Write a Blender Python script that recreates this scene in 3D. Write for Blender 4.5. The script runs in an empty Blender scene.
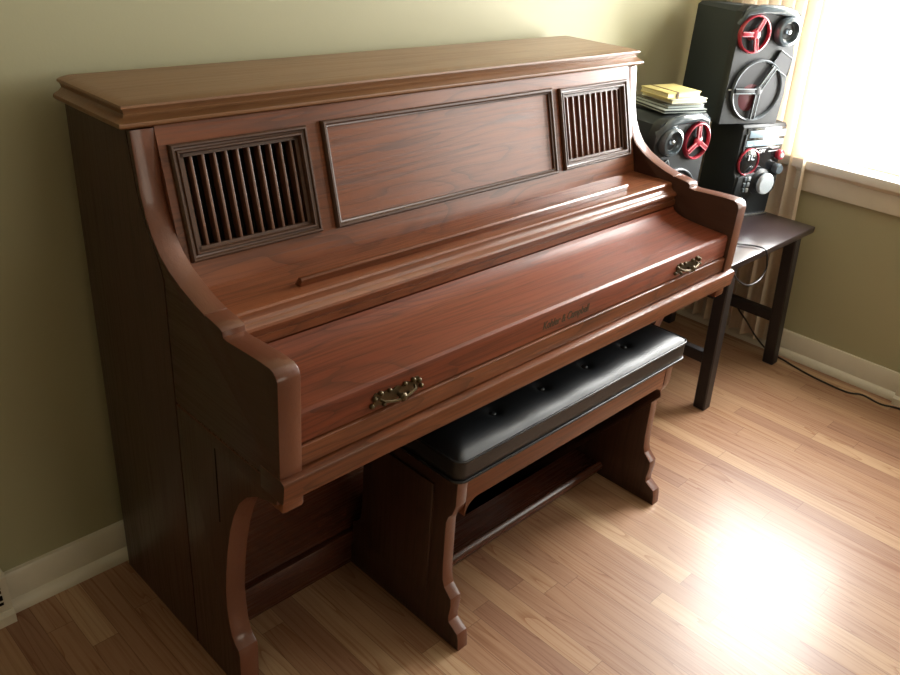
import bpy, bmesh, math, random
from mathutils import Vector, Matrix
random.seed(7)
C = bpy.context.scene.collection
PI = math.pi

# ------------------------------------------------------------------ helpers
def srgb(r, g, b):
    f = lambda c: (c/255/12.92) if c/255 <= .04045 else ((c/255+.055)/1.055)**2.4
    return (f(r), f(g), f(b), 1)

class MB:
    def __init__(s): s.bm = bmesh.new()
    def box(s, x0, x1, y0, y1, z0, z1, bev=0, M=None):
        r = bmesh.ops.create_cube(s.bm, size=1)
        vs = r['verts']
        T = Matrix.Translation(((x0+x1)/2, (y0+y1)/2, (z0+z1)/2)) @ Matrix.Diagonal((abs(x1-x0), abs(y1-y0), abs(z1-z0), 1))
        bmesh.ops.transform(s.bm, matrix=T, verts=vs)
        if bev:
            es = list({e for v in vs for e in v.link_edges})
            rb = bmesh.ops.bevel(s.bm, geom=es, offset=bev, segments=2, profile=.5, affect='EDGES')
            vs = list({v for v in vs if v.is_valid} | set(rb['verts']))
        if M is not None: bmesh.ops.transform(s.bm, matrix=M, verts=vs)
        return s
    def prism(s, poly, a, b, axis='x', bev=0, M=None):
        """poly in the plane normal to axis; extruded from a to b"""
        def P(p, t):
            if axis == 'x': return (t, p[0], p[1])
            if axis == 'y': return (p[0], t, p[1])
            return (p[0], p[1], t)
        va = [s.bm.verts.new(P(p, a)) for p in poly]
        vb = [s.bm.verts.new(P(p, b)) for p in poly]
        n = len(poly)
        fs = [s.bm.faces.new(va[::-1]), s.bm.faces.new(vb)]
        for i in range(n): fs.append(s.bm.faces.new((va[i], va[(i+1) % n], vb[(i+1) % n], vb[i])))
        vs = va+vb
        bmesh.ops.recalc_face_normals(s.bm, faces=fs)
        if bev:
            es = [e for e in set(fs[0].edges) | set(fs[1].edges)]
            rb = bmesh.ops.bevel(s.bm, geom=es, offset=bev, segments=2, profile=.5, affect='EDGES')
            vs = list({v for v in vs if v.is_valid} | set(rb['verts']))
        if M is not None: bmesh.ops.transform(s.bm, matrix=M, verts=vs)
        return s
    def loops(s, rings, cap=True, closed=True):
        R = [[s.bm.verts.new(p) for p in r] for r in rings]
        n = len(R[0]); fs = []
        for a, b in zip(R[:-1], R[1:]):
            for i in range(n if closed else n-1):
                fs.append(s.bm.faces.new((a[i], a[(i+1) % n], b[(i+1) % n], b[i])))
        if cap:
            fs.append(s.bm.faces.new(R[0][::-1])); fs.append(s.bm.faces.new(R[-1]))
        bmesh.ops.recalc_face_normals(s.bm, faces=fs)
        return s
    def tube(s, pts, r, seg=8, closed=False):
        pts = [Vector(p) for p in pts]; n = len(pts); rings = []
        up = Vector((0, 0, 1))
        for i, p in enumerate(pts):
            if closed: d = pts[(i+1) % n]-pts[i-1]
            else: d = pts[min(i+1, n-1)]-pts[max(i-1, 0)]
            d.normalize()
            u = d.cross(up)
            if u.length < .05: u = d.cross(Vector((0, 1, 0)))
            u.normalize(); w = d.cross(u)
            rr = r[i] if isinstance(r, (list, tuple)) else r
            rings.append([p+rr*(math.cos(2*PI*k/seg)*u+math.sin(2*PI*k/seg)*w) for k in range(seg)])
        if closed: rings.append(rings[0]); return s.loops(rings, cap=False)
        return s.loops(rings)
    def lathe(s, prof, seg=32, M=None):
        """prof [(r, h)] revolved about local z"""
        rings = [[(r*math.cos(2*PI*k/seg), r*math.sin(2*PI*k/seg), h) for k in range(seg)] for r, h in prof]
        if M is not None: rings = [[M @ Vector(p) for p in r] for r in rings]
        return s.loops(rings)
    def sphere(s, c, r, sc=(1, 1, 1), M=None):
        T = Matrix.Translation(c) @ Matrix.Diagonal((r*sc[0], r*sc[1], r*sc[2], 1))
        if M is not None: T = M @ T
        bmesh.ops.create_uvsphere(s.bm, u_segments=14, v_segments=9, radius=1, matrix=T); return s
    def build(s, name, m, parent=None, ang=35, loc=None, side=None):
        me = bpy.data.meshes.new(name); s.bm.normal_update(); s.bm.to_mesh(me); s.bm.free()
        me.materials.append(m)
        for p in me.polygons: p.use_smooth = True
        if side:
            me.materials.append(side)
            for p in me.polygons:
                if abs(p.normal.x) > .9: p.material_index = 1
        me.set_sharp_from_angle(angle=math.radians(ang))
        o = bpy.data.objects.new(name, me); C.objects.link(o)
        if parent is not None: o.parent = parent
        if loc: o.location = loc
        return o

def root(name, label, cat, loc=(0, 0, 0), rz=0, group=None):
    o = bpy.data.objects.new(name, None); C.objects.link(o)
    o.location = loc; o.rotation_euler = (0, 0, rz); o.empty_display_size = .05
    o['label'] = label; o['category'] = cat
    if group: o['group'] = group
    return o
def tag(o, label, cat, group=None):
    o['label'] = label; o['category'] = cat
    if group: o['group'] = group
    return o
def struct(o): o['kind'] = 'structure'; return o

# ------------------------------------------------------------------ materials
class N:
    def __init__(s, name):
        s.m = bpy.data.materials.new(name); s.m.use_nodes = True
        s.t = s.m.node_tree; s.n = s.t.nodes; s.b = s.n['Principled BSDF']
    def a(s, ty, **k):
        n = s.n.new(ty)
        for kk, v in k.items():
            if kk.startswith('i_'):
                n.inputs[kk[2:].replace('_', ' ')].default_value = v
            else: setattr(n, kk, v)
        return n
    def l(s, a, b): s.t.links.new(a, b)
    def math(s, op, a, b=None, c=None):
        n = s.a('ShaderNodeMath', operation=op)
        for i, v in enumerate((a, b, c)):
            if v is None: continue
            if isinstance(v, (int, float)): n.inputs[i].default_value = v
            else: s.l(v, n.inputs[i])
        return n.outputs[0]
    def mix(s, f, a, b, bt='MIX'):
        n = s.a('ShaderNodeMix', data_type='RGBA', blend_type=bt)
        for i, v in ((0, f), (6, a), (7, b)):
            if isinstance(v, (int, float, tuple)): n.inputs[i].default_value = v
            else: s.l(v, n.inputs[i])
        return n.outputs[2]
    def ramp(s, f, stops):
        n = s.a('ShaderNodeValToRGB'); r = n.color_ramp
        while len(r.elements) < len(stops): r.elements.new(.5)
        for e, (p, c) in zip(r.elements, stops): e.position = p; e.color = c
        s.l(f, n.inputs[0]); return n.outputs[0]

def plain(name, col, rough=.5, metal=0, coat=0, bump=0, bscale=200, var=.06, spec=.5):
    k = N(name); b = k.b
    tc = k.a('ShaderNodeTexCoord'); no = k.a('ShaderNodeTexNoise', i_Scale=bscale, i_Detail=3.0)
    k.l(tc.outputs['Object'], no.inputs['Vector'])
    dk = tuple(c*(1-var*2) for c in col[:3])+(1,); lt = tuple(min(1, c*(1+var*2)) for c in col[:3])+(1,)
    k.l(k.mix(no.outputs['Fac'], dk, lt), b.inputs['Base Color'])
    b.inputs['Roughness'].default_value = rough; b.inputs['Metallic'].default_value = metal
    b.inputs['Coat Weight'].default_value = coat; b.inputs['Specular IOR Level'].default_value = spec
    if bump:
        bp = k.a('ShaderNodeBump', i_Strength=bump, i_Distance=.002)
        k.l(no.outputs['Fac'], bp.inputs['Height']); k.l(bp.outputs[0], b.inputs['Normal'])
    return k.m

def wood(name, axis, dark, mid, light, rough=.3, coat=.5, scale=1.0, grain=.5, coatr=.2):
    """stained oak: long streaks plus cathedral figure along the axis"""
    k = N(name); b = k.b
    tc = k.a('ShaderNodeTexCoord')
    def mapped(s_long, s_cross):
        mp = k.a('ShaderNodeMapping'); v = [s_cross*scale]*3; v[axis] = s_long*scale
        mp.inputs['Scale'].default_value = v; k.l(tc.outputs['Object'], mp.inputs['Vector']); return mp.outputs[0]
    n1 = k.a('ShaderNodeTexNoise', i_Scale=1.0, i_Detail=4.0, i_Roughness=.65); k.l(mapped(4, 170), n1.inputs['Vector'])
    n2 = k.a('ShaderNodeTexNoise', i_Scale=1.0, i_Detail=2.0, i_Distortion=.8); k.l(mapped(1.1, 9), n2.inputs['Vector'])
    n3 = k.a('ShaderNodeTexNoise', i_Scale=1.0, i_Detail=2.0); k.l(mapped(1.2, 5), n3.inputs['Vector'])
    # rings from the contour lines of a slow noise
    rings = k.math('FRACT', k.math('MULTIPLY', n2.outputs['Fac'], 11.0))
    rl = k.ramp(rings, [(0, (1, 1, 1, 1)), (.18, (.35, .35, .35, 1)), (.6, (0, 0, 0, 1)), (1, (.25, .25, .25, 1))])
    base = k.ramp(n3.outputs['Fac'], [(.3, mid), (.7, light)])
    streak = k.ramp(n1.outputs['Fac'], [(.45, (0, 0, 0, 1)), (.68, (1, 1, 1, 1))])
    c1 = k.mix(k.math('MULTIPLY', streak, grain), base, dark)
    c2 = k.mix(k.math('MULTIPLY', rl, min(1, grain*1.15)), c1, dark)
    k.l(c2, b.inputs['Base Color'])
    rr = k.math('ADD', rough, k.math('MULTIPLY', streak, .12)); k.l(rr, b.inputs['Roughness'])
    b.inputs['Coat Weight'].default_value = coat*.6; b.inputs['Coat Roughness'].default_value = coatr; b.inputs['Specular IOR Level'].default_value = .4
    bp = k.a('ShaderNodeBump', i_Strength=.12, i_Distance=.001, invert=True)
    k.l(streak, bp.inputs['Height']); k.l(bp.outputs[0], b.inputs['Normal'])
    return k.m

D1, M1, L1 = srgb(60, 33, 20), srgb(118, 65, 40), srgb(134, 79, 50)
OX = wood('oak_x', 0, D1, M1, L1, coat=.4)
OZ = wood('oak_z', 2, D1, M1, L1)
OY = wood('oak_y', 1, D1, M1, L1)
OLID = wood('oak_lid', 0, srgb(86, 54, 32), srgb(124, 86, 54), srgb(136, 96, 62), rough=.34, coat=.6, grain=.22, coatr=.3)  # tan of the wall's reflection is mixed into the lid colour
OFALL = wood('oak_fallboard', 0, srgb(70, 34, 20), srgb(128, 61, 38), srgb(143, 74, 47), rough=.42, coat=.22, grain=.5, coatr=.3)
ONOSE = wood('oak_nosing', 0, D1, M1, L1, rough=.3, coat=.8, grain=.3, coatr=.1)
OEDGE = wood('oak_edge', 1, D1, srgb(100, 58, 40), srgb(112, 66, 46), rough=.3, coat=.7, grain=.05, coatr=.14)
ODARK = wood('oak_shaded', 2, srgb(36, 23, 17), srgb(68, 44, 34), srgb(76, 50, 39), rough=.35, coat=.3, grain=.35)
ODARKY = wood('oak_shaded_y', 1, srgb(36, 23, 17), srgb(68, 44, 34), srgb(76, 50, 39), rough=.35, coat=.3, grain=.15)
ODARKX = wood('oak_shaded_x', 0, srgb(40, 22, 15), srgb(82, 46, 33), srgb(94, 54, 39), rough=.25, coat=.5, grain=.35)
OMOLD = wood('oak_moulding', 0, srgb(40, 24, 15), srgb(74, 48, 32), srgb(84, 56, 38), rough=.4, coat=.25, grain=.2)
OSLAT = wood('oak_slat', 2, srgb(50, 30, 20), srgb(104, 70, 52), srgb(112, 76, 56), rough=.35, coat=.3, grain=.2)
BLACKCLOTH = plain('black_cloth', (.004, .004, .004, 1), .95, spec=.1)
LITSLATS = plain('lit_slat_tone', srgb(104, 56, 40), .8)  # rust tone imitates light on the slat sides of the right grille
GROOVE = plain('dark_gap', (.008, .004, .003, 1), .9, spec=.1)
BRASS = plain('antique_brass', srgb(92, 80, 58), .45, metal=.8, var=.25, bscale=300)
GILT = plain('worn_gilt_lettering', srgb(66, 56, 34), .6, metal=.1, var=.3, bscale=600)
LEATHER = plain('black_leatherette', (.010, .0125, .016, 1), .40, bump=.2, bscale=500, spec=.6)
PIPING = plain('black_piping', (.02, .021, .024, 1), .25)
TABLEW = plain('espresso_wood', srgb(44, 34, 36), .28, coat=.3, var=.15, bscale=60)
TLEG = plain('espresso_leg', srgb(36, 31, 32), .45, var=.1)
PLAST = plain('charcoal_plastic', srgb(30, 35, 38), .5)
PLASTS = plain('charcoal_vinyl_side', srgb(42, 50, 54), .7)
GREYP = plain('grey_gloss_plastic', srgb(84, 94, 100), .18, coat=.6)
CHROME = plain('satin_chrome', srgb(190, 196, 200), .22, metal=.9)
OUTL = plain('light_grey_outline', srgb(150, 160, 165), .35)
RED = plain('red_metallic', srgb(168, 40, 58), .3, metal=.2, coat=.6)
REDD = plain('dark_red_cone', srgb(92, 36, 44), .5)
CONE = plain('dark_cone', srgb(34, 36, 40), .55)
RIM = plain('dark_rim_plastic', srgb(92, 100, 106), .35)
PINK = plain('pale_red_edge', srgb(214, 140, 148), .3)
BGLOSS = plain('black_gloss', (.01, .011, .013, 1), .12, coat=.5)
SILVER = plain('silver_paint', srgb(196, 206, 212), .3, metal=.3)
DISPL = plain('display_glass', srgb(150, 172, 184), .15, coat=.4)
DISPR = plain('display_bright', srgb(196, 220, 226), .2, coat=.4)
WHITEP = plain('white_print', srgb(225, 228, 230), .5)
TRIM = plain('cream_trim_paint', srgb(222, 214, 194), .38, var=.02, bscale=30)
SASH = plain('white_sash_paint', srgb(235, 232, 222), .35, var=.02, bscale=30)
CORD = plain('brown_cord', srgb(52, 42, 36), .5)
CORDB = plain('black_cord', srgb(26, 24, 26), .4)
YEL = plain('yellow_cover', srgb(214, 200, 132), .5, var=.04)
PAGE = plain('cream_pages', srgb(240, 232, 180), .6)
STRAP = plain('brown_strap', srgb(92, 66, 28), .6)
CASEC = plain('clear_case_edge', srgb(176, 186, 182), .2, coat=.5)
CASED = plain('dark_case', srgb(58, 66, 68), .25, coat=.5)
CASEW = plain('pale_booklet', srgb(214, 214, 200), .5)

def wall_mat():
    k = N('sage_wall_paint'); b = k.b
    tc = k.a('ShaderNodeTexCoord'); no = k.a('ShaderNodeTexNoise', i_Scale=180.0, i_Detail=4.0)
    n2 = k.a('ShaderNodeTexNoise', i_Scale=1.2, i_Detail=1.0)
    k.l(tc.outputs['Object'], no.inputs['Vector']); k.l(tc.outputs['Object'], n2.inputs['Vector'])
    k.l(k.mix(n2.outputs['Fac'], srgb(166, 162, 130), srgb(177, 173, 139)), b.inputs['Base Color'])
    b.inputs['Roughness'].default_value = .6
    bp = k.a('ShaderNodeBump', i_Strength=.15, i_Distance=.001); k.l(no.outputs['Fac'], bp.inputs['Height']); k.l(bp.outputs[0], b.inputs['Normal'])
    return k.m
WALL = wall_mat()

def floor_mat():
    k = N('oak_strip_floor'); b = k.b
    tc = k.a('ShaderNodeTexCoord'); sp = k.a('ShaderNodeSeparateXYZ'); k.l(tc.outputs['Object'], sp.inputs[0])
    x, y = sp.outputs[0], sp.outputs[1]
    W, L = .0575, .95
    xr = k.math('DIVIDE', x, W); row = k.math('FLOOR', xr); fx = k.math('FRACT', xr)
    wn = k.a('ShaderNodeTexWhiteNoise', noise_dimensions='1D'); k.l(row, wn.inputs['W'])
    yy = k.math('ADD', k.math('DIVIDE', y, L), k.math('MULTIPLY', wn.outputs['Value'], 7.3))
    seg = k.math('FLOOR', yy); fy = k.math('FRACT', yy)
    cb = k.a('ShaderNodeCombineXYZ'); k.l(row, cb.inputs[0]); k.l(seg, cb.inputs[1])
    w2 = k.a('ShaderNodeTexWhiteNoise', noise_dimensions='2D'); k.l(cb.outputs[0], w2.inputs['Vector'])
    tone = k.ramp(w2.outputs['Value'], [(0, srgb(152, 114, 90)), (.3, srgb(164, 126, 98)), (.6, srgb(170, 132, 102)), (.85, srgb(176, 140, 108)), (1, srgb(192, 160, 126))])
    # grain, shifted for every board
    cg = k.a('ShaderNodeCombineXYZ')
    k.l(k.math('ADD', k.math('MULTIPLY', x, 150.0), k.math('MULTIPLY', w2.outputs['Value'], 91.0)), cg.inputs[0])
    k.l(k.math('MULTIPLY', y, 4.0), cg.inputs[1]); k.l(k.math('MULTIPLY', w2.outputs['Value'], 37.0), cg.inputs[2])
    n1 = k.a('ShaderNodeTexNoise', i_Scale=1.0, i_Detail=4.0, i_Roughness=.6); k.l(cg.outputs[0], n1.inputs['Vector'])
    cr = k.a('ShaderNodeCombineXYZ')
    k.l(k.math('ADD', k.math('MULTIPLY', x, 17.0), k.math('MULTIPLY', w2.outputs['Value'], 53.0)), cr.inputs[0])
    k.l(k.math('MULTIPLY', y, .9), cr.inputs[1]); k.l(k.math('MULTIPLY', w2.outputs['Value'], 11.0), cr.inputs[2])
    n2 = k.a('ShaderNodeTexNoise', i_Scale=1.0, i_Detail=1.5, i_Distortion=.5); k.l(cr.outputs[0], n2.inputs['Vector'])
    rings = k.math('FRACT', k.math('MULTIPLY', n2.outputs['Fac'], 9.0))
    rl = k.ramp(rings, [(0, (1, 1, 1, 1)), (.15, (.2, .2, .2, 1)), (.6, (0, 0, 0, 1)), (1, (.1, .1, .1, 1))])
    st = k.ramp(n1.outputs['Fac'], [(.45, (0, 0, 0, 1)), (.7, (1, 1, 1, 1))])
    drk = k.mix(1.0, tone, srgb(196, 158, 128), 'MULTIPLY')
    c = k.mix(k.math('MULTIPLY', st, .45), tone, drk)
    c = k.mix(k.math('MULTIPLY', rl, .7), c, drk)
    # joints
    ex = k.math('MINIMUM', fx, k.math('SUBTRACT', 1.0, fx)); ey = k.math('MULTIPLY', k.math('MINIMUM', fy, k.math('SUBTRACT', 1.0, fy)), L/W)
    e = k.math('MINIMUM', ex, ey)
    jn = k.math('LESS_THAN', e, .014)
    c = k.mix(k.math('MULTIPLY', jn, .5), c, srgb(92, 58, 38))
    k.l(c, b.inputs['Base Color'])
    k.l(k.math('ADD', .34, k.math('MULTIPLY', n1.outputs['Fac'], .1)), b.inputs['Roughness'])
    b.inputs['Coat Weight'].default_value = .17; b.inputs['Coat Roughness'].default_value = .2; b.inputs['Specular IOR Level'].default_value = .38
    bp = k.a('ShaderNodeBump', i_Strength=.15, i_Distance=.001, invert=True)
    k.l(k.math('ADD', jn, k.math('MULTIPLY', st, .15)), bp.inputs['Height']); k.l(bp.outputs[0], b.inputs['Normal'])
    return k.m
FLOOR = floor_mat()

def curtain_mat():
    k = N('beige_curtain_cloth'); b = k.b
    tc = k.a('ShaderNodeTexCoord'); no = k.a('ShaderNodeTexNoise', i_Scale=400.0); k.l(tc.outputs['Object'], no.inputs['Vector'])
    k.l(k.mix(no.outputs['Fac'], srgb(224, 206, 182), srgb(236, 220, 198)), b.inputs['Base Color'])
    b.inputs['Roughness'].default_value = .9
    tl = k.a('ShaderNodeBsdfTranslucent'); tl.inputs[0].default_value = srgb(240, 230, 214)
    mx = k.a('ShaderNodeMixShader'); mx.inputs[0].default_value = .14
    out = k.n['Material Output']
    k.l(b.outputs[0], mx.inputs[1]); k.l(tl.outputs[0], mx.inputs[2]); k.l(mx.outputs[0], out.inputs['Surface'])
    return k.m
CURT = curtain_mat()

def pane_mat():
    k = N('window_glass')
    tr = k.a('ShaderNodeBsdfTransparent'); gl = k.a('ShaderNodeBsdfGlossy'); gl.inputs['Roughness'].default_value = .02
    mx = k.a('ShaderNodeMixShader'); mx.inputs[0].default_value = .05
    k.l(tr.outputs[0], mx.inputs[1]); k.l(gl.outputs[0], mx.inputs[2]); k.l(mx.outputs[0], k.n['Material Output'].inputs['Surface'])
    return k.m
PANE = pane_mat()

# ------------------------------------------------------------------ room
XR, XL, YF, ZC = 2.41, -3.6, -4.4, 2.45
WY0, WY1, WZ0, WZ1 = -.12, -1.04, .745, 1.95      # window opening
struct(MB().box(XL-.1, XR+.1, YF-.1, .1, -.08, 0).build('floor', FLOOR))
struct(MB().box(XL-.1, XR+.1, 0, .1, 0, ZC).build('wall_back', WALL))
struct(MB().box(XL-.1, XL, YF, 0, 0, ZC).build('wall_left', WALL))
struct(MB().box(XL-.1, XR+.1, YF-.1, YF, 0, ZC).build('wall_front', WALL))
struct(MB().box(XR, XR+.1, YF, 0, 0, WZ0).box(XR, XR+.1, YF, 0, WZ1, ZC).box(XR, XR+.1, WY0, 0, WZ0, WZ1).box(XR, XR+.1, -1.42, WY1, WZ0, WZ1).box(XR, XR+.1, YF, -2.26, WZ0, WZ1).build('wall_right', WALL))
struct(MB().box(XL-.1, XR+.1, YF-.1, .1, ZC, ZC+.08).build('ceiling', plain('ceiling_white', srgb(225, 220, 205), .8, var=.01)))
# baseboards with quarter-round shoe
def bprof(flip=1): return [(0, 0), (0, .098), (-.010, .098), (-.014, .092), (-.015, .028), (-.021, .026), (-.028, .019), (-.032, .008), (-.032, 0)]
BL0 = -.262; BR0 = -1.0
struct(MB().prism(bprof(), BL0, XR, 'x').build('baseboard_back', TRIM))
struct(MB().prism(bprof(), XL, -.80, 'x').build('baseboard_left', TRIM))
struct(MB().prism([(XR+p[0], p[1]) for p in bprof()], BR0, -.0, 'y').build('baseboard_right', TRIM))
struct(MB().prism([(XR+p[0], p[1]) for p in bprof()], YF, -1.56, 'y').build('baseboard_front', TRIM))
# two windows side by side in the right wall
WINS = [(WY0, WY1), (-1.42, -2.26)]
def window(n, WY0, WY1):
    wf = MB()
    wf.box(XR-.022, XR, WY1-.085, WY0+.075, WZ1, WZ1+.08, .004)
    wf.box(XR-.022, XR, WY0, WY0+.07, WZ0+.004, WZ1, .004)
    wf.box(XR-.022, XR, WY1-.07, WY1, WZ0+.004, WZ1, .004)
    win = struct(wf.build('window_%d' % n, SASH))
    MB().box(XR-.018, XR, WY1-.09, WY0+.08, .634, .70, .003).prism([(XR, .700), (XR-.018, .700), (XR-.026, .712), (XR-.030, .715), (XR, .715)], WY1-.09, WY0+.08, 'y').build('apron', TRIM, win)
    MB().box(XR-.045, XR+.098, WY1-.1, WY0+.09, .715, WZ0+.004, .006).build('window_stool', SASH, win)
    sb = MB(); X0, X1 = XR+.045, XR+.08; zb = WZ0+.004
    sb.box(X0, X1, WY1, WY0, zb, zb+.026, .003).box(X0, X1, WY1, WY0, WZ1-.05, WZ1, .003).box(X0, X1, WY0-.02, WY0, zb, WZ1, .003).box(X0, X1, WY1, WY1+.02, zb, WZ1, .003)
    sb.build('sash', SASH, win)
    MB().box(XR+.062, XR+.065, WY1, WY0, zb, WZ1).build('pane', PANE, win)
for n, (a, b) in enumerate(WINS): window(n+1, a, b)

# ------------------------------------------------------------------ baseboard registers
def register(name, label, loc, rz, length):
    r = root(name, label, 'vent', loc, rz, None)
    MB().prism([(0, .03), (-.045, .03), (-.045, .045), (-.040, .118), (-.030, .124), (0, .124)], 0, length, 'x', .0015).build('housing', TRIM, r)
    MB().prism([(0, 0), (-.056, 0), (-.056, .024), (-.048, .032), (0, .032)], 0, length, 'x', .001).build('skirt', TRIM, r)
    dk = MB(); n = int((length-.03)/.032); xs = .014 if rz else length-.010-n*.032
    for row in (0, 1):
        g = MB()
        z0 = .052+row*.031; z1 = z0+.024
        for i in range(n):
            x0 = xs+i*.032
            dk.box(x0, x0+.026, -.0465+row*.002, -.040, z0, z1)
        g.box(xs-.002, xs+n*.032-.004, -.049+row*.002, -.046, z0+.010, z0+.013)
        g.build('fin', TRIM, r)
    dk.build('slots', GROOVE, r)
    return r
register('baseboard_register', 'cream slotted baseboard register on the back wall left of the piano', (BL0-.494, 0, 0), 0, .494)
register('baseboard_register', 'cream slotted baseboard register under the window where the brown cord ends', (XR, BR0, 0), -PI/2, .5)

# ------------------------------------------------------------------ curtain
cm = MB(); NY, NZ = 150, 14; g = []
for j in range(NZ+1):
    t = j/NZ; z = .035+t*2.2
    yb = -.535+.085*min(1, (z/1.25))
    ya = -.045
    row = []
    for i in range(NY+1):
        u = i/NY; ph = u*2*PI*9
        amp = .024*(1-.3*t)
        x = 2.370+amp*math.sin(ph+.4*math.sin(3*u+2*t))+.006*math.sin(ph*.37+1+t)
        row.append(cm.bm.verts.new((x, ya+(yb-ya)*u+.006*math.cos(ph), z)))
    g.append(row)
for a, b in zip(g[:-1], g[1:]):
    for i in range(NY): cm.bm.faces.new((a[i], a[i+1], b[i+1], b[i]))
curt = cm.build('curtain', CURT, ang=180)
tag(curt, 'long pleated beige curtain hanging behind the stereo beside the bright window', 'curtain')
tag(MB().box(2.36, 2.412, -.06, -.05, 2.24, 2.26).box(2.36, 2.412, -1.99, -1.98, 2.24, 2.26).tube([(2.366, -.02, 2.25), (2.366, -2.05, 2.25)], .011).sphere((2.366, -2.06, 2.25), .02).build('curtain_rod', CHROME), 'metal curtain rod above the window', 'curtain rod')

# ------------------------------------------------------------------ PIANO
W, th = 1.47, .043
P = root('upright_piano', 'reddish brown oak upright piano with closed keyboard lid and slatted corner grilles', 'piano')
YB = -.045
# lid: stacked rectangles with a moulded edge on three sides
def ring(d, z): return [(-d, YB, z), (-d, -.281-d, z), (W+d, -.281-d, z), (W+d, YB, z)]
MB().loops([ring(-.004, 1.098), ring(.016, 1.104), ring(.019, 1.108), ring(.018, 1.113), ring(.008, 1.118), ring(.002, 1.124), ring(.005, 1.131), ring(.009, 1.135), ring(.008, 1.139), ring(.003, 1.141), ring(-.013, 1.144)]).build('lid', OLID, P, ang=50)
# side boards
back_poly = [(YB, 0), (YB, 1.10), (-.277, 1.10), (-.287, 1.04), (-.295, 1.0), (-.307, .96), (-.323, .93), (-.344, .90), (-.361, .86), (-.361, 0)]
core = [(YB-.005, .001), (YB-.005, 1.098), (-.284, 1.098), (-.293, 1.04), (-.301, 1.0), (-.313, .96), (-.329, .93), (-.350, .90), (-.37, .85), (-.37, .001)]
front_edge = [(-.292, 1.10), (-.300, 1.05), (-.308, 1.00), (-.320, .96), (-.336, .930), (-.358, .903), (-.385, .884), (-.42, .868), (-.46, .854), (-.491, .846), (-.4925, .8435), (-.494, .846), (-.52, .843), (-.537, .840), (-.544, .836), (-.546, .827), (-.556, .825),
              (-.575, .826), (-.61, .828), (-.65, .8295), (-.676, .829), (-.684, .8265), (-.691, .820), (-.695, .810), (-.695, .632)]
cheek = [(-.280, 1.10)] + front_edge + [(-.695, .618), (-.365, .618), (-.365, .860), (-.348, .899), (-.326, .929), (-.310, .96), (-.298, 1.0), (-.290, 1.04)]
for x0, x1 in ((0, th), (W-th, W)):
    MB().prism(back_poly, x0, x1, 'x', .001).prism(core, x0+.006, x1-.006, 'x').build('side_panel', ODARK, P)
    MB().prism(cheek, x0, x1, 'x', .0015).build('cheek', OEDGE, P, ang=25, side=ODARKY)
    # bracket leg under the cheek
    leg = [(-.365, .612), (-.365, 0), (-.534, 0), (-.536, .100), (-.532, .113), (-.520, .122), (-.510, .138), (-.504, .165), (-.499, .20), (-.499, .25), (-.505, .30), (-.515, .36),
           (-.530, .42), (-.546, .465), (-.566, .505), (-.592, .535), (-.625, .556), (-.66, .568), (-.684, .575), (-.686, .612)]
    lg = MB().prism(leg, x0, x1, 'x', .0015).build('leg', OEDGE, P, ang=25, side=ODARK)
    # a scribed panel line on the outer face
    xf = x0-.0006 if x0 == 0 else x1-.0012
    MB().box(xf, xf+.0018, -.497, -.494, .42, .585).build('panel_groove', GROOVE, lg)
    c0 = (x0+x1)/2+(.006 if x0 == 0 else -.006)
    MB().box(c0-.022, c0+.022, -.692, -.64, .556, .590, .006).build('corner_block', OX, P)
# sloping upper front
SL = .275; LN = math.hypot(SL, 1)
ey = Vector((0, -SL/LN, -1/LN)); en = Vector((0, -1/LN, SL/LN))
base = Vector((0, -.2925, 1.10))
TM = Matrix(((1, 0, 0, 0), (0, ey.y, en.y, base.y), (0, ey.z, en.z, base.z), (0, 0, 0, 1)))   # (x, down, out) -> world
def zf(z): return (1.10-z)*LN
ub = MB()
gz0, gz1 = zf(1.071), zf(.875)
GX = [(.058, .340), (1.110, 1.406)]; CX = (.376, 1.082)
def tb(mb, x0, x1, a, b, n0, n1, bev=0): mb.box(x0, x1, a, b, n0, n1, bev, TM)
tb(ub, th, W-th, zf(1.104), gz0+.012, -.018, 0)
tb(ub, th, W-th, gz1-.012, zf(.824), -.018, 0)
for a, b in ((th, GX[0][0]+.012), (GX[0][1]-.012, GX[1][0]+.012), (GX[1][1]-.012, W-th)): tb(ub, a, b, gz0+.012, gz1-.012, -.018, 0)
ub.build('upper_panel', OX, P)
def frame_mb(x0, x1, a, b, w, prof):
    """mitred frame; prof is [(distance inwards, height)]"""
    m = MB()
    rings = []
    for d, h in prof: rings.append([TM @ Vector(p) for p in ((x0+d, a+d, h), (x1-d, a+d, h), (x1-d, b-d, h), (x0+d, b-d, h))])
    m.loops(rings, cap=False); return m
MOULD = [(0, -.002), (0, .006), (.003, .010), (.006, .010), (.008, .006), (.011, .005), (.013, .008), (.016, .008), (.018, .003), (.018, -.012)]
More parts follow.
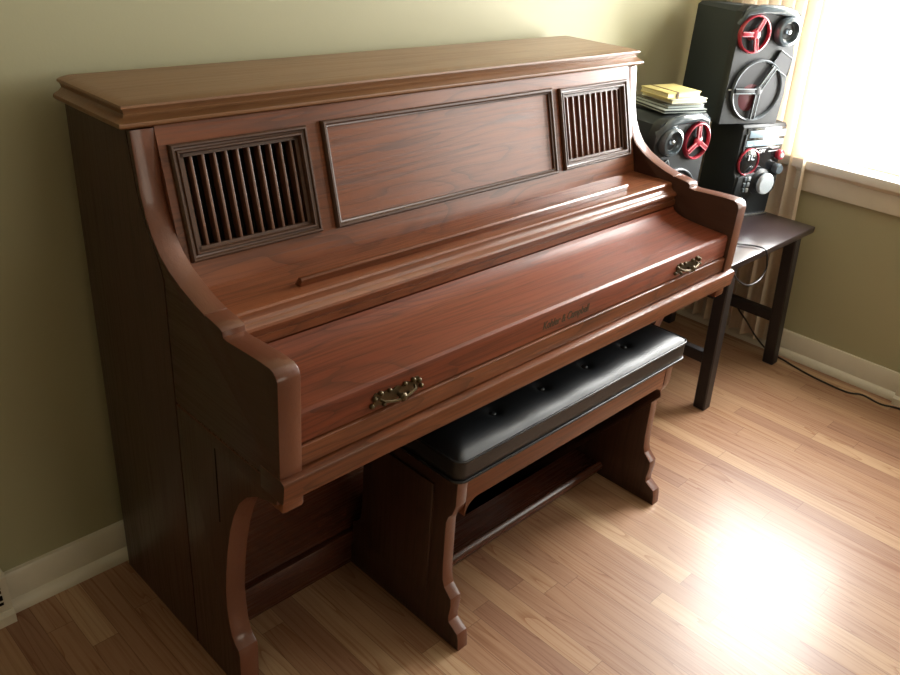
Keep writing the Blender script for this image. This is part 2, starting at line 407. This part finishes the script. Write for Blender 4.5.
for gx0, gx1 in GX:
    f = frame_mb(gx0, gx1, gz0, gz1, .018, MOULD).build('grille_frame', OMOLD, P, ang=30)
    inn = MB()
    for a, b, c, d in ((gx0+.016, gx0+.026, gz0+.016, gz1-.016), (gx1-.026, gx1-.016, gz0+.016, gz1-.016), (gx0+.016, gx1-.016, gz0+.016, gz0+.024), (gx0+.016, gx1-.016, gz1-.024, gz1-.016)):
        tb(inn, a, b, c, d, -.016, -.001)
    inn.build('inner_frame', OMOLD, f)
    MBb = MB(); nb0 = -.020 if gx0 < .5 else -.011; tb(MBb, gx0+.01, gx1-.01, gz0+.01, gz1-.01, nb0-.005, nb0); MBb.build('grille_backing', BLACKCLOTH if gx0 < .5 else LITSLATS, f)
    ox0, ox1 = gx0+.026, gx1-.026; n = 10
    for i in range(n):
        cx = ox0+(ox1-ox0)*(i+.5)/n+.003
        s = MB(); tb(s, cx-.0028, cx+.0028, gz0+.02, gz1-.02, -.020, -.003, .001); s.build('slat', OSLAT, f)
cf = frame_mb(CX[0], CX[1], gz0-.004, gz1+.002, .014, [(0, -.002), (0, .005), (.003, .010), (.007, .010), (.010, .006), (.013, .005), (.014, -.001)])
cf.build('panel_moulding', OMOLD, P, ang=30)
# music shelf, ledge, nosing
MB().box(th, W-th, -.485, -.34, .808, .828).build('music_shelf', OX, P)
le = MB(); le.prism([(-.444, .828), (-.462, .828), (-.465, .841), (-.462, .8445), (-.455, .8445), (-.452, .840)], .212, 1.252, 'x', .001)
le.build('music_ledge', OX, P)
no = [(-.47, .783), (-.47, .8285), (-.484, .8285), (-.489, .8275), (-.492, .824), (-.4925, .818), (-.494, .8135), (-.499, .8085), (-.505, .8065), (-.510, .8035), (-.512, .799), (-.511, .7945), (-.507, .792), (-.5065, .783)]
MB().prism(no, th, W-th, 'x').build('nosing', ONOSE, P, ang=25)
MB().box(th, W-th, -.512, -.47, .7705, .785).build('fallboard_riser', OX, P)
MB().box(th+.001, W-th-.001, -.506, -.48, .7668, .7678).build('riser_gap', GROOVE, P)
# closed fallboard
fb = MB().prism([(-.500, .7665), (-.511, .7660), (-.515, .759), (-.528, .751), (-.550, .7445), (-.59, .740), (-.678, .7355), (-.684, .732), (-.686, .726), (-.686, .678), (-.670, .678), (-.670, .715), (-.500, .715)], th+.0015, W-th-.0015, 'x', .0012).build('fallboard', OFALL, P, ang=25)
MB().prism([(-.60, .640), (-.60, .6745), (-.684, .6745), (-.689, .672), (-.690, .668), (-.690, .636), (-.60, .632)], th+.001, W-th-.001, 'x').build('key_slip', OX, P)
MB().box(th+.002, W-th-.002, -.66, -.50, .60, .72).build('key_bed_core', GROOVE, P)
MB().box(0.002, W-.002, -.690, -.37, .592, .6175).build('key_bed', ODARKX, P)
MB().prism([(-.64, .588), (-.64, .632), (-.697, .632), (-.705, .629), (-.7075, .624), (-.704, .590), (-.700, .586)], -.001, W+.001, 'x', .001).build('front_rail', OX, P, side=ODARKY)
# pulls: pierced brass drop-pulls with scrolled ends
def handle(xc):
    h = MB(); zc = .6975; yb = -.6865
    pl = []
    for i in range(41):
        u = -1+2*i/40
        pl.append((xc+u*.052, zc+.008+.005*abs(math.cos(u*7))+(.003 if abs(u) > .8 else 0)))
    lo = [(x, zc-(.008+.005*abs(math.cos(((x-xc)/.052)*7+1)))) for x, z in pl[::-1]]
    h.prism(pl+lo, yb-.0015, yb+.001, 'y')
    for sx in (-1, 1):
        for (dx, dz, r) in ((.052, .007, .0055), (.058, -.006, .005), (.038, .013, .005), (.018, .012, .0045), (.030, -.012, .004)):
            h.sphere((xc+sx*dx, yb-.003, zc+dz), r)
    h.tube([(xc-.040, yb-.004, zc+.002), (xc-.036, yb-.012, zc), (xc-.018, yb-.015, zc-.004), (xc, yb-.016, zc-.006), (xc+.018, yb-.015, zc-.004), (xc+.036, yb-.012, zc), (xc+.040, yb-.004, zc+.002)], .0028)
    h.lathe([(.0035, 0), (.0035, .008), (.0075, .011), (.0085, .016), (.0055, .020), (.001, .021)], 16, Matrix.Translation((xc+.004, yb, zc-.004)) @ Matrix.Rotation(PI/2, 4, 'X'))
    return h.build('handle', BRASS, fb)
handle(.251); handle(1.229)
# maker's lettering on the fallboard front
def text(s, size, m, parent, M, name='lettering', offset=0, ex=.0003, shear=0, sx=1):
    cu = bpy.data.curves.new(name, 'FONT'); cu.body = s; cu.size = size; cu.align_x = 'CENTER'; cu.align_y = 'CENTER'; cu.extrude = ex; cu.offset = offset; cu.shear = shear
    o = bpy.data.objects.new(name, cu); C.objects.link(o)
    dg = bpy.context.evaluated_depsgraph_get(); me = bpy.data.meshes.new_from_object(o.evaluated_get(dg))
    bpy.data.objects.remove(o)
    me.materials.clear(); me.materials.append(m)
    me.transform(M @ Matrix.Diagonal((sx, 1, 1, 1)))
    r = bpy.data.objects.new(name, me); C.objects.link(r); r.parent = parent; return r
FR = Matrix.Rotation(PI/2, 4, 'X')
text('Kohler & Campbell', .0255, GILT, fb, Matrix.Translation((.737, -.6862, .7005)) @ FR, offset=.0006, shear=.1, sx=.80)
# lower front
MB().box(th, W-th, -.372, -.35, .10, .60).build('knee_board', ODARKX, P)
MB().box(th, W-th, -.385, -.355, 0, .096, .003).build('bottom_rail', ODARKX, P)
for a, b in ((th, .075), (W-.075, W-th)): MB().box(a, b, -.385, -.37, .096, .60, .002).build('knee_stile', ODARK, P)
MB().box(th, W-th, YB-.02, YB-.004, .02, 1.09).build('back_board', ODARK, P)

# ------------------------------------------------------------------ BENCH
BX0, BX1 = .408, 1.222
B = root('piano_bench', 'dark oak piano bench with black buttoned cushion pushed under the keyboard', 'bench')
half = [(-.712, .445), (-.712, .375), (-.704, .350), (-.694, .337), (-.689, .320), (-.690, .26), (-.691, .20), (-.694, .165), (-.700, .148), (-.712, .137), (-.722, .128), (-.724, .110), (-.720, .075), (-.722, .062), (-.738, .052), (-.750, .045), (-.754, .030), (-.757, .0)]
ymid = -.555
oth = [(2*ymid-y, z) for y, z in half[::-1]]
end_poly = half + [(-.70, 0), (-.68, .0), (2*ymid+.68, 0), (2*ymid+.70, 0)] + oth
for x0, x1 in ((BX0, BX0+.031), (BX1-.031, BX1)):
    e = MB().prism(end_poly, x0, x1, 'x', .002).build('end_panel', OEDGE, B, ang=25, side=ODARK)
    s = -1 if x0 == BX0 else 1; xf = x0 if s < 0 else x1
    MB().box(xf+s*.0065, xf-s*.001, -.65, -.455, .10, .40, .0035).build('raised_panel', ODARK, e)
# front and back aprons with rounded lower corners
xa, xb = BX0+.031, BX1-.031
ap = [(xa, .450), (xa, .335)]
for i in range(7):
    t = i/6*PI/2; ap.append((xa+.002+.035*(1-math.cos(t)), .335+.036*math.sin(t)))
mir = [(xa+xb-x, z) for x, z in ap[::-1]]
MB().prism(ap+mir, -.711, -.691, 'y', .0015).build('apron', OX, B)
MB().prism(ap+mir, -.42, -.40, 'y', .0015).build('apron', OX, B)
MB().box(BX0, BX1, -.712, -.398, .440, .452, .002).build('seat_board', OX, B)
MB().prism([(-.40, .018), (-.40, .040), (-.556, .040), (-.566, .046), (-.575, .042), (-.580, .032), (-.576, .020), (-.566, .016)], xa, xb, 'x').build('shelf', ODARKX, B, ang=50)
MB().box(xa, xb, -.425, -.41, .04, .20, .002).build('back_rail', ODARKX, B)
# cushion
cx0, cx1, cy0, cy1, cz0, cz1 = BX0-.022, BX1+.012, -.733, -.385, .452, .503
def rr(x0, x1, y0, y1, r, z, n=6):
    pts = []
    for cx, cy, a0 in ((x1-r, y1-r, 0), (x0+r, y1-r, 90), (x0+r, y0+r, 180), (x1-r, y0+r, 270)):
        for i in range(n+1):
            a = math.radians(a0+90*i/n); pts.append((cx+r*math.cos(a), cy+r*math.sin(a), z))
    return pts
btn = [(BX0+.155+i*.162, yy) for yy in (-.655, -.48) for i in range(4)]
cu = MB(); cu.loops([rr(cx0+.004, cx1-.004, cy0+.004, cy1-.004, .02, cz0), rr(cx0, cx1, cy0, cy1, .022, cz0+.004), rr(cx0-.001, cx1+.001, cy0-.001, cy1+.001, .023, cz0+.022), rr(cx0, cx1, cy0, cy1, .022, cz1-.004)], cap=False)
cush = cu.build('seat_cushion', LEATHER, B, ang=60)
tp = MB(); nx, ny = 110, 44; rows = []
for j in range(ny+1):
    row = []
    for i in range(nx+1):
        u, v = i/nx, j/ny
        x = cx0+(cx1-cx0)*u; y = cy0+(cy1-cy0)*v
        ed = min(x-cx0, cx1-x, y-cy0, cy1-y)
        # round the plan corners
        z = cz1-.003+.022*(1-math.exp(-max(ed, 0)/.022))
        for bx, by in btn:
            d2 = (x-bx)**2+(y-by)**2; z -= .010*math.exp(-d2/(2*.011**2))+.004*math.exp(-d2/(2*.04**2))
        rc = .022
        qx = min(max(x, cx0+rc), cx1-rc); qy = min(max(y, cy0+rc), cy1-rc)
        dx, dy = x-qx, y-qy; L = math.hypot(dx, dy)
        if L > rc: x, y = qx+dx*rc/L, qy+dy*rc/L
        row.append(tp.bm.verts.new((x, y, z)))
    rows.append(row)
for a, b in zip(rows[:-1], rows[1:]):
    for i in range(nx): tp.bm.faces.new((a[i], a[i+1], b[i+1], b[i]))
tp.build('cushion_top', LEATHER, cush, ang=180)
for z, r in ((cz1-.001, .0032), (cz0+.003, .0034)):
    MB().tube(rr(cx0-.001, cx1+.001, cy0-.001, cy1+.001, .023, z), r, closed=True).build('piping', PIPING, cush, ang=180)
for bx, by in btn:
    MB().sphere((bx, by, cz1+.008), .008, (1, 1, .45)).build('button', LEATHER, cush)

# ------------------------------------------------------------------ side table
T = root('side_table', 'dark espresso wooden side table holding the stereo beside the piano', 'table')
TX0, TX1, TY0, TY1, TZ = 1.70, 2.335, -.583, -.10, .54
MB().box(TX0, TX1, TY0, TY1, TZ-.024, TZ, .005).build('tabletop', TABLEW, T)
def tleg(xb0, yb0, xt0, yt0, s=.043):
    ra = [(xb0, yb0, 0), (xb0+s, yb0, 0), (xb0+s, yb0+s, 0), (xb0, yb0+s, 0)]
    rb = [(xt0, yt0, TZ-.024), (xt0+s, yt0, TZ-.024), (xt0+s, yt0+s, TZ-.024), (xt0, yt0+s, TZ-.024)]
    m = MB().loops([ra, rb]); es = [e for e in m.bm.edges]; bmesh.ops.bevel(m.bm, geom=es, offset=.004, segments=1, affect='EDGES')
    return m.build('leg', TLEG, T)
LXs = (1.762, 2.270)
for lx in LXs:
    tleg(lx, -.592, lx-(.062 if lx > 2 else .014), -.576); tleg(lx-(.01 if lx > 2 else .06), -.150, lx-(.02 if lx > 2 else .06), -.150)
    MB().box(lx+.006, lx+.034, -.55, -.145, .165, .205, .002).build('side_stretcher', TLEG, T)
MB().box(LXs[0]+.01, LXs[1]+.01, -.14, -.12, TZ-.07, TZ-.024, .002).box(LXs[0]+.0, LXs[0]+.02, -.54, -.12, TZ-.07, TZ-.024).box(LXs[1]-.01, LXs[1]+.01, -.54, -.12, TZ-.07, TZ-.024).build('table_apron', TLEG, T)

# ------------------------------------------------------------------ speakers
def yspokes(parent, R, angs, w, y, m, name, outl=None):
    """three guard arms meeting in a hub, drawn on the front (local x, z)"""
    s = MB()
    for a in angs:
        M = Matrix.Translation((0, y, 0)) @ Matrix.Rotation(-math.radians(a), 4, 'Y')
        s.box(.006, R, -.004, .004, -w, w, .001, M)
        if outl is not None:
            for sg in (-1, 1): outl.box(.010, R, -.0058, -.002, sg*w-.0012, sg*w+.0012, 0, M)
    s.lathe([(.018, 0), (.018, .005), (.012, .008), (.001, .008)], 24, Matrix.Translation((0, y+.003, 0)) @ FR)
    return s.build(name, m, parent)
def speaker(label, loc, rz, sg, H=.395):
    """sg=+1: grey tweeter on the right of the red one; -1 mirrored"""
    S = root('speaker', label, 'speaker', loc, rz, None)
    w, dp, q_ = .122, .235, H-.395
    # cabinet: outline in x,z tapering to the back
    out = [(-w, 0), (w, 0), (w+.004, .10), (w-.004, .20+q_), (w+.006, .235+q_), (w-.004, .272+q_), (w+.010, .30+q_), (w+.012, .335+q_), (w-.006, .372+q_), (w-.05, .392+q_), (0, H), (-w*.8, H-.002), (-w, H-.02), (-w, .2)]
    out = [(sg*x, z) for x, z in out]
    if sg < 0: out = out[::-1]
    k = .58
    def R(y, s, sh): return [(x*s+sh, y, z) for x, z in out]
    MB().loops([R(.005, .97, 0), R(.012, 1, 0), R(.035, 1, 0)]).build('front_baffle', PLAST, S, ang=40)
    back = [(x*k-w*(1-k), dp, min(z, H-.01)) for x, z in out]
    MB().loops([[(max(-w, min(w, x))*.97, .03, z*.99) for x, z in out], [(px, py, z*.99) for px, py, z in back]]).build('cabinet', PLASTS, S, ang=30)
    # woofer
    cx, cz, R0 = sg*.0, .128+q_*.8, .098
    wf = MB().lathe([(R0-.002, -.004), (R0+.002, -.002), (R0+.002, .008), (R0-.001, .011), (R0-.005, .009), (R0-.007, .002), (R0-.03, -.0), (.04, -.004), (.001, -.004)], 48, FR).build('woofer', RIM, S, ang=40, loc=(cx, .005, cz))
    MB().lathe([(R0-.006, .0025), (.06, .0035), (.001, .0035)], 40, FR).build('cone', CONE, wf)
    MB().lathe([(.045, .003), (.036, .0055), (.012, .007), (.001, .007)], 28, Matrix.Translation((-sg*.022, 0, -.022)) @ FR).build('dust_cap', REDD, wf)
    ol = MB(); ags = (58, 180, 270) if sg > 0 else (122, 0, 270)
    yspokes(wf, R0-.006, ags, .0075, -.011, PLAST, 'guard', ol); ol.build('guard_outline', OUTL, wf)
    ml = MB()
    for q in range(4): ml.box(-R0-.012*sg+q*.0042-.002, -R0-.012*sg+q*.0042+.001, -.0035, 0, .0, .0045)
    ml.build('maker_mark', WHITEP, wf)
    # red tweeter
    rx, rz_, rr0 = -sg*.062, .310+q_, .060
    rt = MB().lathe([(rr0-.010, -.002), (rr0-.002, -.001), (rr0, .008), (rr0-.002, .015), (rr0-.005, .016), (rr0-.008, .012), (rr0-.009, .004), (.001, .003)], 44, FR).build('red_tweeter', RED, S, ang=40, loc=(rx, .006, rz_))
    MB().lathe([(rr0-.009, .005), (.02, .005), (.001, .005)], 36, FR).build('cone', CONE, rt)
    MB().sphere((-.010*sg, -.006, -.004), .016, (1, .5, 1)).build('dust_cap', REDD, rt)
    ol2 = MB(); ags2 = (65, 180, 285) if sg > 0 else (100, 215, 330)
    yspokes(rt, rr0-.008, ags2, .006, -.014, RED, 'guard', ol2); ol2.build('guard_outline', PINK, rt)
    # grey tweeter
    gx, gz_ = sg*.066, .320+q_
    gt = MB().lathe([(.026, -.004), (.047, 0), (.048, .012), (.042, .022), (.034, .024), (.029, .008), (.012, .005), (.001, .005)], 36, FR).build('grey_tweeter', GREYP, S, ang=40, loc=(gx, .004, gz_))
    MB().lathe([(.010, .004), (.010, .014), (.006, .020), (.001, .021)], 20, FR).build('phase_plug', CHROME, gt)
    MB().lathe([(.029, .006), (.020, .0085), (.001, .0085)], 28, FR).build('cone', CONE, gt)
    # bridge hood over the tweeters
    MB().tube([(hx, hy, hz+q_) for hx, hy, hz in [(sg*-.12, .012, .335), (sg*-.10, .006, .372), (sg*-.05, .002, .385), (sg*.02, .000, .384), (sg*.075, .002, .375), (sg*.118, .008, .345), (sg*.125, .014, .305)]], [.008, .013, .015, .016, .015, .012, .006], 10).build('hood', GREYP, S, ang=60)
    # slanted badge with a light outline
    q = [(sg*.036, .214+q_), (sg*.062, .262+q_), (sg*.115, .236+q_), (sg*.108, .178+q_)]
    if sg < 0: q = q[::-1]
    bd = MB().prism(q, -.004, .010, 'y').build('badge', CONE, S)
    MB().tube([(x, -.004, z) for x, z in q], .0022, 6, closed=True).build('badge_outline', OUTL, bd)
    for fx in (-.09, .09): pass
    return S
speaker('tall charcoal speaker with red tweeter standing on top of the stereo unit', (2.140, -.340, .872), math.radians(-24), 1, .372)
speaker('charcoal speaker with red tweeter on the table, cases and notebook on top', (1.775, -.312, TZ), math.radians(-9), -1)

# ------------------------------------------------------------------ stereo unit
U = root('stereo_unit', 'black stereo unit with silver display strips, red ringed dial and big volume knob', 'stereo', (2.207, -.372, TZ), math.radians(-17))
hw, uh, ud = .103, .330, .15
pf = [(.012, 0), (0, .012), (0, .08), (-.012, .10), (-.012, .15), (0, .17), (0, uh-.008), (.006, uh), (ud, uh), (ud, 0)]
MB().prism(pf, -hw, hw, 'x', .003).build('body', PLAST, U, ang=30)
MB().box(-hw*.82, hw*.97, -.004, .004, .168, .320, .002).build('face_plate', BGLOSS, U)
dz = MB().box(-.072, hw*.93, -.0065, 0, .287, .311, .001).build('disc_tray', DISPL, U)
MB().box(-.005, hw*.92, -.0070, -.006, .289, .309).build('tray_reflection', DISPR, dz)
ds = MB().box(-.080, hw*.93, -.0065, 0, .257, .277, .001).build('display', DISPL, U)
MB().box(-.040, .050, -.0070, -.006, .262, .273).box(-.072, -.052, -.0070, -.006, .260, .266).build('display_segment', DISPR, ds)
text('OPT', .017, WHITEP, U, Matrix.Translation((.005, -.0048, .237)) @ FR, offset=.0004)
pr = MB(); pr.box(-.028, .030, -.0048, -.0035, .2485, .2505); pr.box(.055, .085, -.0048, -.0035, .2475, .2510); pr.box(.035, .085, -.0048, -.0035, .235, .2375); pr.build('printed_line', WHITEP, U)
dial = MB().lathe([(.046, 0), (.048, .004), (.047, .009), (.044, .010), (.043, .007), (.042, .006), (.001, .006)], 44, FR).build('dial', RED, U, ang=40, loc=(-.055, -.004, .205))
MB().lathe([(.0425, .006), (.030, .010), (.012, .012), (.001, .012)], 36, FR).build('dial_face', BGLOSS, dial)
mk = MB(); mk.box(-.012, -.007, -.015, -.012, .008, .026); mk.box(.0, .004, -.015, -.012, .010, .028); mk.box(.004, .016, -.015, -.012, .008, .012); mk.build('dial_mark', SILVER, dial)
# volume knob: deep barrel with silver cap
vk = MB().lathe([(.046, 0), (.046, .014), (.040, .020), (.036, .024), (.036, .042), (.001, .042)], 40, FR).build('volume_knob', PLAST, U, ang=30, loc=(.010, -.006, .134))
MB().lathe([(.0365, .036), (.037, .045), (.033, .049), (.001, .050)], 40, FR).build('knob_cap', SILVER, vk)
MB().prism([(-.10, .09), (-.095, .155), (-.02, .168), (-.02, .075)], -.020, .004, 'y', .003).build('control_pod', PLAST, U)
for i, (bx, bz) in enumerate(((-.044, .148), (-.044, .128), (-.045, .108), (-.062, .148), (-.063, .128), (-.063, .108))):
    MB().box(bx-.006, bx+.006, -.0245, -.018, bz-.0075, bz+.0075, .002).build('button', SILVER if i < 3 else GREYP, U)
k1 = MB().lathe([(.018, 0), (.018, .012), (.014, .016), (.001, .016)], 24, FR).build('small_knob', RED, U, ang=40, loc=(.092, -.003, .222))
MB().lathe([(.010, .015), (.008, .019), (.001, .020)], 16, FR).build('knob_cap', SILVER, k1)
MB().lathe([(.019, 0), (.020, .014), (.016, .022), (.001, .022)], 24, FR).build('small_knob', GREYP, U, ang=40, loc=(.092, -.004, .172))
MB().box(-.088, -.082, -.006, 0, .200, .300).build('card_slot', PLASTS, U)
MB().box(-.092, -.082, -.008, -.002, .205, .215, .001).build('headphone_jack', SILVER, U)
MB().box(-hw, hw, -.008, .05, 0, .010, .002).build('plinth', CHROME, U)

# ------------------------------------------------------------------ things on the left speaker
zt = TZ+.3985
def slab(name, label, cat, loc, rz, sx, sy, sz, mtop, medge, group=None):
    r = root(name, label, cat, loc, math.radians(rz), group)
    MB().box(-sx/2, sx/2, -sy/2, sy/2, 0, sz*.22, .001).box(-sx/2, sx/2, -sy/2, sy/2, sz*.78, sz, .001).build('cover', mtop, r)
    MB().box(-sx/2+.002, sx/2-.003, -sy/2+.002, sy/2-.002, sz*.2, sz*.8).build('pages' if mtop is not CASED else 'spine', medge, r)
    return r
CX_, CY_ = 1.815, -.215
slab('disc_case', 'dark clear-edged disc case, lowest of the stack on the left speaker', 'disc case', (CX_-.005, CY_, zt), -20, .165, .175, .010, CASEC, CASED)
slab('disc_case', 'dark disc case with pale rim just above the lowest one of the stack', 'disc case', (CX_+.005, CY_+.006, zt+.0105), -17, .150, .165, .010, CASED, CASEC)
slab('booklet', 'pale booklet lying on the disc cases under the yellow notebook', 'booklet', (CX_+.030, CY_+.004, zt+.021), -15, .150, .140, .013, CASEW, PAGE)
nb = slab('notebook', 'small thick yellow notebook with a brown strap on top of the stack', 'notebook', (CX_+.012, CY_+.010, zt+.0345), -13, .145, .120, .019, YEL, PAGE)
MB().box(-.034, -.026, -.0612, .0612, -.0006, .0198).build('strap', STRAP, nb)

# ------------------------------------------------------------------ cords
def spl(pts, n=8):
    out = []; P_ = [Vector(p) for p in pts]
    for i in range(len(P_)-1):
        p0 = P_[max(i-1, 0)]; p1 = P_[i]; p2 = P_[i+1]; p3 = P_[min(i+2, len(P_)-1)]
        for k in range(n):
            t = k/n; out.append(.5*((2*p1)+(-p0+p2)*t+(2*p0-5*p1+4*p2-p3)*t*t+(-p0+3*p1-3*p2+p3)*t**3))
    out.append(P_[-1]); return out
tag(MB().tube(spl([(2.10, -.30, TZ+.004), (1.99, -.42, TZ+.004), (1.90, -.48, TZ+.006), (1.935, -.545, TZ+.006), (1.945, -.585, TZ+.002), (1.957, -.595, .500), (1.957, -.597, .472), (1.916, -.600, .447), (1.837, -.600, .450), (1.751, -.600, .493), (1.700, -.597, .535), (1.66, -.58, .56)]), .0030).build('cord', CORDB), 'thin dark cord looping over the front edge of the side table', 'cord')
tag(MB().tube(spl([(2.335, -.20, .42), (2.330, -.30, .24), (2.33, -.383, .144), (2.33, -.424, .110), (2.335, -.48, .055), (2.35, -.535, .012), (2.345, -.60, .0045), (2.325, -.66, .0045), (2.306, -.744, .0045), (2.298, -.86, .0045), (2.325, -.91, .0045), (2.313, -.978, .0045), (2.335, -1.036, .0045), (2.33, -1.15, .0045), (2.30, -1.4, .0045)]), .0035).build('cord', CORD), 'brown cord running down behind the table and along the baseboard', 'cord')

# ------------------------------------------------------------------ light
def area(name, loc, rot, sx, sy, power, col, spread=None):
    l = bpy.data.lights.new(name, 'AREA'); l.shape = 'RECTANGLE'; l.size = sx; l.size_y = sy; l.energy = power; l.color = col
    if spread: l.spread = spread
    o = bpy.data.objects.new(name, l); C.objects.link(o); o.location = loc; o.rotation_euler = rot; return o
area('window_daylight', (XR+.16, -.73, (WZ0+WZ1)/2), (0, PI/2, 0), 1.2, .62, 96, (1, .99, .96))
area('window_daylight', (XR+.16, (-1.42-2.26)/2, (WZ0+WZ1)/2), (0, PI/2, 0), 1.25, .9, 14, (1, .98, .84))
area('rear_fill_light', (1.1, YF+.05, 1.5), (PI/2, 0, 0), 1.2, 1.1, 13, (1, .89, .74))  # added warm fill from behind; no window is built there
w = bpy.data.worlds.new('sky'); bpy.context.scene.world = w; w.use_nodes = True
w.node_tree.nodes['Background'].inputs[0].default_value = (.95, .98, 1, 1); w.node_tree.nodes['Background'].inputs[1].default_value = 3.0

# ------------------------------------------------------------------ camera
yaw, pitch, roll, f = .82098, -.48013, .07979, 836.85
fw = Vector((math.sin(yaw)*math.cos(pitch), math.cos(yaw)*math.cos(pitch), math.sin(pitch)))
r0 = Vector((math.cos(yaw), -math.sin(yaw), 0)); u0 = r0.cross(fw)
rt = math.cos(roll)*r0+math.sin(roll)*u0; up = -math.sin(roll)*r0+math.cos(roll)*u0
cam = bpy.data.cameras.new('camera'); co = bpy.data.objects.new('camera', cam); C.objects.link(co)
co.matrix_world = Matrix(((rt.x, up.x, -fw.x, -.6087), (rt.y, up.y, -fw.y, -1.60541), (rt.z, up.z, -fw.z, 1.46784), (0, 0, 0, 1)))
cam.sensor_width = 36; cam.lens = f*36/900; cam.clip_start = .02
bpy.context.scene.camera = co
sc = bpy.context.scene
sc.view_settings.view_transform = 'Standard'; sc.view_settings.look = 'None'; sc.view_settings.exposure = 0
sc.cycles.max_bounces = 8
